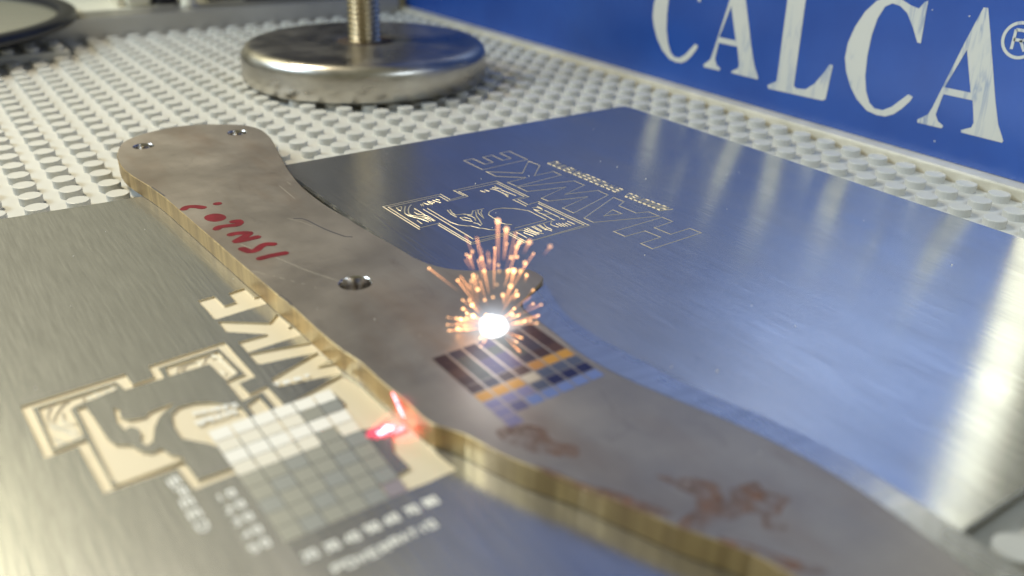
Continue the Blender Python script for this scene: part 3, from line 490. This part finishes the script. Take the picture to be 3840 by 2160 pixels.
# ---------------------------------------------------------------- knife blank
kn = root('knife_blank', 'brown steel knife blank with red marker writing and a grid of colour swatches', 'knife', (4.5, -9, ZT))
spine = catmull(D['K_spine'], 2); top = catmull(D['K_top'], 2)
kin, kout = D['K_in'], D['K_out']
tip = (9.6, -28.0)
outline = top + kin + [(7.6, -23.0), (9.3, -27.6), (9.0, -27.6), (6.6, -23.5)] + list(reversed(spine))
if area2(outline) < 0: outline.reverse()
holes = [[(cx+r*math.cos(2*math.pi*i/28), cy+r*math.sin(2*math.pi*i/28)) for i in range(28)] for cx, cy, r in D['K_holes']]
def kin_test(c): return inside(c, outline) and not any(inside(c, h) for h in holes)
ch = 0.016
def inset(poly, d):
    out = []; n = len(poly)
    for i in range(n):
        a = Vector(poly[i-1]); p = Vector(poly[i]); b = Vector(poly[(i+1) % n]); t = ((p-a).normalized()+(b-p).normalized())
        t = t.normalized() if t.length > 1e-4 else Vector((1, 0)); out.append((p.x - t.y*d, p.y + t.x*d))
    return out
inn = inset(outline, ch)
mb = MB(); V, F = fill([inn] + holes, lambda c: inside(c, inn) and not any(inside(c, h) for h in holes))
mb.add([(x, y, ZK) for x, y in V], F, 0)
n = len(outline)
mb.add([(x, y, ZK-ch) for x, y in outline] + [(x, y, ZK) for x, y in inn], [(i, (i+1) % n, n+(i+1) % n, n+i) for i in range(n)], 1)
walls(mb, outline, ZT+0.012, ZK-ch, 1)
V, F = fill([outline] + holes, kin_test); mb.add([(x, y, ZT+0.012) for x, y in V], [tuple(reversed(f)) for f in F], 0)
mb.build('body', [M['knife'], M['edge']], kn)
for hpoly in [(0, 0, (0, 0, r_-0.03, cx_, cy_)) for cx_, cy_, r_ in D['K_holes']]:
    k = MB(); k.lathe(hpoly[2][3], hpoly[2][4], [(hpoly[2][2], ZT+0.012), (hpoly[2][2], ZK-0.04), (hpoly[2][2]+0.012, ZK-0.018), (hpoly[2][2]+0.033, ZK+0.001)], 40, cap_top=False, cap_bottom=False)
    k.f = [tuple(reversed(q)) for q in k.f]
    o = k.build('hole_wall', M['hole'], kn, smooth=True)
# blade bevel strip
def resample(p, n):
    L = [0]
    for a, b in zip(p, p[1:]): L.append(L[-1]+math.dist(a, b))
    out = []
    for i in range(n):
        t = L[-1]*i/(n-1); j = max(0, min(len(p)-2, next((q for q in range(len(L)-1) if L[q+1] >= t-1e-9), len(p)-2)))
        u = (t-L[j])/max(1e-9, L[j+1]-L[j]); out.append(tuple(a+(b-a)*u for a, b in zip(p[j], p[j+1])))
    return out
ri = resample(kin + [(7.6, -23.0), (9.3, -27.6)], 60); ro = resample(kout + [(8.3, -23.4), (9.6, -27.8)], 60)
v = [(x, y, ZK-0.004) for x, y in ri] + [(x, y, 0.46) for x, y in ro] + [(x, y, 0.42) for x, y in ro] + [(x, y, ZT+0.012) for x, y in ri]
f = []
for i in range(59):
    for q in range(3): f.append((60*q+i, 60*q+i+1, 60*(q+1)+i+1, 60*(q+1)+i))
f.append((0, 60, 120, 180))
part('blade_bevel', v, [tuple(reversed(q)) for q in f], M['bevel'], kn)
for p in D['K_marker']:
    k = MB()
    if len(p) == 8: 
        el = catmull(p, 5, True); sheet(k, el, ZK+0.0025); k.ribbon(el, 0.06, ZK+0.002, closed=True)
    else: k.ribbon(catmull(p, 4) if len(p) > 2 else p, 0.20, ZK+0.003, round_cap=True)
    k.build('marker_stroke', M['ink'], kn)
for p in D['K_scratch']:
    k = MB(); k.ribbon(p, 0.014, ZK+0.0006, 0.001); k.build('scratch', M['scr'], kn)
for p in D['K_dark']:
    k = MB(); k.ribbon(catmull(p, 3) if len(p) > 2 else p, 0.05, ZK+0.0006); k.build('scuff', M['dark'], kn)
for p in D['K_rust']:
    k = MB(); sheet(k, catmull(p, 3, True), ZK+0.0012); k.build('rust_stain', M['rust'], kn)
SW = {'b': (0.055, 0.03, 0.028), 'B': (0.085, 0.045, 0.035), 'd': (0.05, 0.042, 0.055), 'g': (0.075, 0.075, 0.07), 'v': (0.075, 0.06, 0.11), 'o': (0.50, 0.25, 0.05), 'O': (0.42, 0.20, 0.06),
      'c': (0.50, 0.42, 0.32), 's': (0.085, 0.095, 0.14), 'n': (0.022, 0.024, 0.075), 'V': (0.20, 0.18, 0.30), 'L': (0.16, 0.21, 0.42), 'D': (0.12, 0.11, 0.20), '.': None}
rows = ['bdddbbB', 'bgdgdbB', 'bgvgdBB', 'bgvsBBB', 'bddBoOO', 'oOOcsss', 'VVVsnnn', 'VDLLLLL', 'V......']
# rows 4/5 follow the photo's stepped colour boundary
rows = ['bddvgbb', 'bgdggdb', 'Bgvvgdb', 'bgvvdbB', 'bdbBOoo', 'oooPsss', 'VVVsnnn', 'VDLLLLL', 'V......']
SW['P'] = SW['c']
g00, g60, g65, g05 = [Vector(q) for q in D['K_grid']]
ex = (g60-g00)/6; ey = (g05-g00)/5
for k_, c in SW.items():
    if c: M['sw'+k_] = mat('laser_colour_'+k_.lower(), c, 0.42, 0.35)
for j, row in enumerate(rows):
    for i, ck in enumerate(row):
        if ck == '.': continue
        c = g00+ex*i+ey*j; hx, hy = ex*0.43, ey*(0.495 if j < 4 else 0.45)
        q = [c-hx-hy, c+hx-hy, c+hx+hy, c-hx+hy]
        part('colour_swatch', [(a.x, a.y, ZK+0.0015) for a in q], [(3, 2, 1, 0)], M['sw'+ck], kn)

# ---------------------------------------------------------------- round foot with threaded rod
ft = root('round_foot', 'round worn steel foot with upright threaded rod on the studs', 'machine foot', (14, 9.25, 0))
R, H = 4.98, 1.48
prof = [(R-0.35, 0.0), (R-0.12, 0.02), (R, 0.14), (R, H-0.55)]
for i in range(1, 9):
    a = math.pi/2*i/8; prof.append((R-0.5+0.5*math.cos(a), H-0.52+0.5*math.sin(a)))
prof += [(R-1.2, H), (2.0, H), (1.25, H-0.01), (1.15, H-0.06), (0.7, H-0.07)]
MB().lathe(14, 9.25, prof, 128).build('disc', M['foot'], ft, smooth=True)
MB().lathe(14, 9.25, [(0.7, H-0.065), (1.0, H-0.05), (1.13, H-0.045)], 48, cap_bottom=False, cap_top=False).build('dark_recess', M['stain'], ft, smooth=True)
k = MB(); pf = []; z = H-0.1
while z < 9.0:
    pf += [(0.56, z), (0.66, z+0.08), (0.66, z+0.11), (0.56, z+0.19)]; z += 0.20
k.lathe(14, 9.25, pf, 40); k.build('threaded_rod', M['rod'], ft, smooth=False)

# ---------------------------------------------------------------- blue panel with lettering
PX = 24.0
pa = root('blue_panel', 'upright blue machine panel with worn white CALCA lettering', 'machine panel', (PX, 4, 0.1))
MB().box(PX, PX+0.6, -13.3, 24.4, 0.14, 50.0, ch=0.03).build('panel_sheet', M['blue'], pa)
MB().box(PX-0.02, PX+0.7, -14.6, -13.32, 0.14, 50.0, ch=0.03).build('end_flange', M['flange'], pa)
def letter(name, poly, dy=0.0, hole=None, label=None):
    p = [(y+dy, z) for y, z in poly]; hs = [[(y+dy, z) for y, z in hole]] if hole else []
    V, F = fill([p]+hs, lambda c: inside(c, p) and not any(inside(c, q) for q in hs))
    xk = PX-0.012
    k = MB(); k.add([(xk, y, z) for y, z in V], F)
    n = len(p); pp = p if area2(p) > 0 else p[::-1]
    k.add([(PX-0.001, y, z) for y, z in pp]+[(xk, y, z) for y, z in pp], [(i, (i+1) % n, n+(i+1) % n, n+i) for i in range(n)])
    return k.build(name, M['letter'], pa, label=label)
Ll = D['Lb']; y0 = Ll[0][0]; y1 = Ll[-1][0]
L_poly = [(y0, 4.35), (y0+0.35, 4.5), (y0+0.35, 4.62), (y1-0.40, 4.62), (y1-0.40, 4.5), (y1, 4.35)] + [(y, z) for y, z in reversed(Ll[1:-1])]
letter('letter', D['C'], 9.37, label='white letter C at the start of the word')
letter('letter', D['A'], 9.28, D['Ah'], label='white letter A between C and L')
letter('letter', L_poly, label='white letter L in the middle of the word')
letter('letter', D['C'], label='white letter C after the L')
letter('letter', D['A'], 0.0, D['Ah'], label='worn white letter A at the end of the word')
cy, cz = -11.95, 4.02
k = MB(); n = 40; v = []; f = []
for i in range(n):
    a = 2*math.pi*i/n
    for r in (0.52, 0.43): v.append((PX-0.012, cy+r*math.cos(a), cz+r*math.sin(a)))
for i in range(n): f.append((2*i, 2*i+1, 2*((i+1) % n)+1, 2*((i+1) % n)))
k.add(v, f)
def bar(k, pts, w):
    for (a0, b0), (a1, b1) in zip(pts, pts[1:]):
        d = Vector((a1-a0, b1-b0)).normalized(); nn = Vector((-d.y, d.x))*w/2
        k.add([(PX-0.013, cy+q.x, cz+q.y) for q in (Vector((a0, b0))+nn, Vector((a0, b0))-nn, Vector((a1, b1))-nn, Vector((a1, b1))+nn)], [(0, 1, 2, 3)])
bar(k, [(0.17, -0.27), (0.17, 0.27), (-0.10, 0.27), (-0.19, 0.17), (-0.19, 0.09), (-0.10, 0.0), (0.17, 0.0)], 0.085); bar(k, [(-0.02, 0.0), (-0.20, -0.27)], 0.085)
k.build('registered_mark', M['letter'], pa)
random.seed(8)
for i in range(7):
    y_, z_ = random.uniform(-12.5, -3), random.uniform(0.6, 4.6); rr = random.uniform(0.02, 0.055)
    k = MB(); k.add([(PX-0.006, y_+rr*(1+random.uniform(-.4, .4))*math.cos(2*math.pi*j/9), z_+rr*(1+random.uniform(-.4, .4))*math.sin(2*math.pi*j/9)) for j in range(9)], [tuple(range(9))])
    k.build('paint_chip', M['letter'], pa)
st = root('edge_strip', 'narrow bare metal strip along the foot of the blue panel', 'metal strip', (23.7, 5, ZB))
MB().box(23.42, 24.6, -15.5, 24.2, ZB-0.1, 0.135, ch=0.06).build('strip_bar', M['strip'], st)

# ---------------------------------------------------------------- rear rail and the things on it
rl = root('rear_rail', 'grey aluminium rail closing the far end of the bed', 'rail', (8, 24, ZB))
MB().box(-30, 23.3, 23.80, 26.2, ZB-0.2, 0.80, ch=0.03).build('rail_bar', M['alu'], rl)
MB().box(-30, 23.3, 26.25, 60, 0.3, 0.79).build('deck', M['cream'], rl)
cp = root('corner_post', 'pale upright post in the far corner beside the blue panel', 'post', (22.6, 24.9, 0.8))
MB().box(22.2, 23.3, 24.3, 25.6, 0.802, 9.0, ch=0.05).build('post_body', M['alu'], cp)
MB().box(22.35, 23.15, 24.28, 24.299, 1.2, 8.5).build('post_face', M['strip'], cp)
wb = root('white_housing', 'cream housing standing on the deck behind the rail', 'housing', (8.6, 27.5, 0.8))
MB().box(8.7, 9.95, 26.5, 29.5, 0.805, 4.5, ch=0.25).build('housing_body', M['cream'], wb)
MB().box(8.3, 8.69, 26.9, 29.2, 0.805, 4.2, ch=0.1).build('side_plate', M['strip'], wb)
bk = root('black_knob', 'black knob standing between the cream housing and pale post', 'knob', (10.7, 26.9, 0.8))
MB().lathe(10.7, 26.9, [(0.62, 0.802), (0.68, 0.95), (0.68, 2.6), (0.55, 2.9), (0.2, 3.0)], 32).build('knob_body', M['black'], bk, smooth=True)
MB().lathe(10.7, 26.9, [(0.78, 0.801), (0.78, 0.86), (0.69, 0.88)], 32, cap_bottom=False, cap_top=False).build('collar', M['alu'], bk)
po = root('pale_pillar', 'short pale pillar standing on the rail right of black knob', 'pillar', (11.6, 25.5, 0.8))
MB().lathe(11.6, 25.5, [(0.42, 0.801), (0.46, 0.85), (0.36, 1.0), (0.36, 3.5)], 28).build('pillar_body', M['cream'], po, smooth=True)
MB().lathe(11.6, 25.5, [(0.5, 0.8005), (0.5, 0.84), (0.43, 0.845)], 28, cap_bottom=False, cap_top=False).build('pillar_base', M['alu'], po)
db = root('dark_bracket', 'dark bracket lying on the deck right of the pale pillar', 'bracket', (14.0, 27.5, 0.8))
MB().box(13.0, 15.4, 26.6, 28.4, 0.803, 1.5, ch=0.08).build('bracket_body', M['black'], db)
MB().box(13.4, 13.7, 27.0, 27.9, 1.502, 2.4, ch=0.05).build('bracket_lug', M['alu'], db)
cb = root('rear_cabinet', 'dark machine cabinet standing on the deck behind the round foot', 'cabinet', (19.5, 33, 0.8))
MB().box(14.8, 24.7, 26.0, 40, 0.805, 46, ch=0.1).build('cabinet_body', mat('dark_cabinet', (0.05, 0.055, 0.075), 0.5), cb)
MB().box(15.4, 24.0, 25.92, 25.99, 4.0, 40, ch=0.03).build('cabinet_door', mat('cabinet_door', (0.06, 0.066, 0.09), 0.5), cb)
# black rimmed lens at the far left
ln = root('rimmed_lens', 'large round glass lens in a thick black rim at the far left', 'lens', (-4.0, 26.2, 0.8))
MB().lathe(-4.0, 26.2, [(9.25, 0.82), (9.9, 0.81), (10.0, 0.88), (10.0, 1.18), (9.85, 1.27), (9.45, 1.29), (9.28, 1.22), (9.25, 0.95)], 128, cap_top=False, cap_bottom=False).build('rim', M['black'], ln, smooth=True)
pr_ = [(9.25, 0.93)] + [(9.25*math.cos(a), 0.93+0.34*math.sin(a)) for a in [math.pi/2*i/14 for i in range(1, 14)]] + [(0.05, 1.27)]
MB().lathe(-4.0, 26.2, pr_, 128, cap_bottom=False).build('glass', M['glass'], ln, smooth=True)

# ---------------------------------------------------------------- marking spark on the knife and pointer spot beside it
so = Vector(D['spark_o'])
sk = root('spark_burst', 'white hot laser spark throwing orange sparks up from colour swatches', 'sparks', so)
M['core'] = emit('white_hot', (1.0, 0.99, 0.97), 2.2)
def glow(name, col, s_):
    m = emit(name, col, s_, True); n_ = m.node_tree.nodes; at = n_.new("ShaderNodeAttribute"); at.attribute_name = 'glow'
    mu_ = n_.new("ShaderNodeMath"); mu_.operation = 'MULTIPLY'; mu_.inputs[1].default_value = s_
    m.node_tree.links.new(at.outputs['Fac'], mu_.inputs[0]); m.node_tree.links.new(mu_.outputs[0], n_['Emission'].inputs[1]); return m
M['sp'] = [glow('spark_glow_%d' % i, (1.0, 0.40, 0.14), s_) for i, s_ in enumerate((0.35, 0.65, 1.1, 1.9))]
M['sph'] = [emit('spark_head_%d' % i, (1.0, 0.52, 0.20), s_, True) for i, s_ in enumerate((0.5, 1.0, 1.7, 2.8))]
random.seed(3)
bm = bmesh.new(); bmesh.ops.create_icosphere(bm, subdivisions=4, radius=1.0)
for q in bm.verts:
    d = q.co.normalized(); a = math.atan2(d.z, d.dot(RIGHT))
    r = 0.24*(1+0.05*math.sin(3*a+0.7)+0.03*math.sin(7*a+2))
    q.co = Vector((d.x*r*1.08, d.y*r*1.08, max(-0.02, d.z*r*0.9+0.10)))
bm.verts.index_update()
part('spark_core', [so+q.co for q in bm.verts], [tuple(q.index for q in f_.verts) for f_ in bm.faces], M['core'], sk, True); bm.free()
def spark(a, b, r, w_, head=True):
    lv = 0 if w_ < .45 else 1 if w_ < .75 else 2 if w_ < 1.05 else 3
    k = MB(); k.tube(a, b, r*0.18, r*0.40, 8, 0, caps=False)
    if head: k.ball(b, r*0.75, 1, 2)
    o = k.build('spark', [M['sp'][lv], M['sph'][lv]], sk, smooth=True)
    at = o.data.attributes.new('glow', 'FLOAT', 'POINT'); nv = len(k.v)
    at.data.foreach_set('value', [0.15]*8 + [1.0]*(nv-8))
for a, b, r, w_ in D['sparks']: spark(a, b, r, w_)
random.seed(21)
for i in range(64):                         # fine hair sparks of the fan
    hor = random.random() < 0.55
    el = random.uniform(0.05, 0.7) if hor else random.uniform(0.75, 1.45); az = random.uniform(0, 2*math.pi)
    d = Vector((math.cos(az)*math.cos(el), math.sin(az)*math.cos(el), math.sin(el)))
    L0 = random.uniform(0.25, 0.5) if hor else random.uniform(0.4, 1.3); L1 = L0 + (random.uniform(0.2, 0.7) if hor else random.uniform(0.3, 1.1))
    spark(so+Vector((0, 0, 0.06))+d*L0, so+Vector((0, 0, 0.06))+d*L1 - Vector((0, 0, 0.06*L1*L1)), random.uniform(0.012, 0.026), random.choice((0.6, 0.9, 0.9, 1.2)), random.random() < 0.6)
# lens bloom round the spark, built as an emissive volume thinning from its centre
vm = bpy.data.materials.new('spark_bloom'); vm.use_nodes = True; n_ = vm.node_tree.nodes; n_.clear(); L_ = vm.node_tree.links
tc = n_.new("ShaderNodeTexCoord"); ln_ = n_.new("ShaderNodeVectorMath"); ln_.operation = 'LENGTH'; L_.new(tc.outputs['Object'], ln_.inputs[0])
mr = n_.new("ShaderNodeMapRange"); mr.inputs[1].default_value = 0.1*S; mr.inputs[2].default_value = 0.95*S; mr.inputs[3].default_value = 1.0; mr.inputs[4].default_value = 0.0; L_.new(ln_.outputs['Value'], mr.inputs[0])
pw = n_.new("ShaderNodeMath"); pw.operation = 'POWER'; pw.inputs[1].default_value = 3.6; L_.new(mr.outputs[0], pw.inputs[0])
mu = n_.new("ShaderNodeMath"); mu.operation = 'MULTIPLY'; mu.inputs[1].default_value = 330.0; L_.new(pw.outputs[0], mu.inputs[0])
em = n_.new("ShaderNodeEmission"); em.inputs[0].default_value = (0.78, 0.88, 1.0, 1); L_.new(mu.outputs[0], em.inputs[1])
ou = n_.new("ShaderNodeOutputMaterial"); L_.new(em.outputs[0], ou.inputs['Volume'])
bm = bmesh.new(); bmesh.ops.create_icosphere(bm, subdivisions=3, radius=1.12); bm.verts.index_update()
part('spark_bloom', [so+Vector((q.co.x, q.co.y, max(0.004, q.co.z))) for q in bm.verts], [tuple(q.index for q in f_.verts) for f_ in bm.faces], vm, sk); bm.free()
lamp("spark_light", 'POINT', so+Vector((0, 0, 0.75)), None, 0.003, (0.85, 0.92, 1.0), 0.5)
# pointer spot: emissive patches painted where the beam lights plate and knife edge
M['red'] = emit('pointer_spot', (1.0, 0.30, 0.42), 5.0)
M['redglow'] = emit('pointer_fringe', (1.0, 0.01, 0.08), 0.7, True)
ls = root('pointer_spot', 'bright red laser pointer spot beside the knife edge', 'light spot', (2.95, -13.97, ZT))
def burst(cx, cy, z, rx, ry, ang, n, jag):
    p = []
    for i in range(n):
        a = 2*math.pi*i/n; r = 1+random.uniform(-jag, jag); x_, y_ = rx*r*math.cos(a), ry*r*math.sin(a)
        p.append((cx+x_*math.cos(ang)-y_*math.sin(ang), cy+x_*math.sin(ang)+y_*math.cos(ang), z))
    return p
k = MB(); k.add(burst(2.98, -13.93, ZT+0.006, 0.10, 0.075, 0, 36, .2), [tuple(range(36))]); k.add(burst(2.86, -13.98, ZT+0.007, 0.11, 0.06, 0, 36, .2), [tuple(range(36))])
k.build('spot_core', M['red'], ls)
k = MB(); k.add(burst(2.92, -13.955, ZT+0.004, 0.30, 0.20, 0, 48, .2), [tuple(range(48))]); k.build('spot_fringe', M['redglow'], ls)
def edge_pt(y):
    s_ = min(zip(spine, spine[1:]), key=lambda q: abs((q[0][1]+q[1][1])/2-y)); t_ = (y-s_[0][1])/(s_[1][1]-s_[0][1]) if abs(s_[1][1]-s_[0][1]) > 1e-6 else 0
    return s_[0][0]+(s_[1][0]-s_[0][0])*max(0, min(1, t_))
k = MB(); va = []; nb = 16
for i in range(nb+1):
    t_ = i/nb; y_ = -13.62-0.30*t_; z_ = 0.54-0.32*t_; hw = 0.045*(1+random.uniform(-.3, .3))*min(1, 6*t_+.3, 6*(1-t_)+.3)
    for sg in (-1, 1):
        yy = y_+sg*hw*1.1; va.append((edge_pt(yy)-0.012, yy, z_))
k.add(va, [(2*i, 2*i+1, 2*i+3, 2*i+2) for i in range(nb)])
k.build('spot_streak', M['red'], ls)
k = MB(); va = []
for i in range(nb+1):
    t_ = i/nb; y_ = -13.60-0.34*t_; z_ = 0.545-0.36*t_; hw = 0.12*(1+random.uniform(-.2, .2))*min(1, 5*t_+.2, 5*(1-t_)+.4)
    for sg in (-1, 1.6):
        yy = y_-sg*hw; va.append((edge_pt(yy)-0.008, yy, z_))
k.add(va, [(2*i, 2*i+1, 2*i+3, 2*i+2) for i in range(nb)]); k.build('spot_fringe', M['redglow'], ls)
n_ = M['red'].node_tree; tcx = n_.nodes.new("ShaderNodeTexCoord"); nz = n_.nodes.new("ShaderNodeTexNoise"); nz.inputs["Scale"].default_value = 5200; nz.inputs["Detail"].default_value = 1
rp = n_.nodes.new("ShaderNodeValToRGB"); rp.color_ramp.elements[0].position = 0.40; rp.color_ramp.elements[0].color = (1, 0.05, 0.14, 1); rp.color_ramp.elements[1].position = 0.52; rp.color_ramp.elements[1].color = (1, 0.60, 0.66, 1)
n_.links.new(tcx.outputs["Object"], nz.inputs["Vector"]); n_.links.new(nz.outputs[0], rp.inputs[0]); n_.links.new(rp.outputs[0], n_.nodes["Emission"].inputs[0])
lamp("pointer_beam", 'SPOT', (-1.6, -14.6, 5.4), (3.10, -13.98, 0.30), 0.8, (1.0, 0.015, 0.06), 0.05, spot_size=math.radians(7.5), spot_blend=1.0)

# dust and metal specks lying on the plates and the knife
random.seed(17); k = MB()
for i in range(34):
    x_, y_ = (random.uniform(7.5, 19), random.uniform(-16, -1)) if i % 3 else (random.uniform(-3, 3), random.uniform(-13, -2))
    if inside((x_, y_), outline): continue
    rr = random.choice((0.007, 0.008, 0.010, 0.016)); k.ball((x_, y_, ZT+rr*0.7), rr, 0, 1)
for i in range(12):
    x_, y_ = random.uniform(3, 8), random.uniform(-19, 0)
    if inside((x_, y_), inn): k.ball((x_, y_, ZK+0.006), random.choice((0.008, 0.012)), 0, 1)
ds = k.build('dust', M['frost'], None); ds["kind"] = 'stuff'
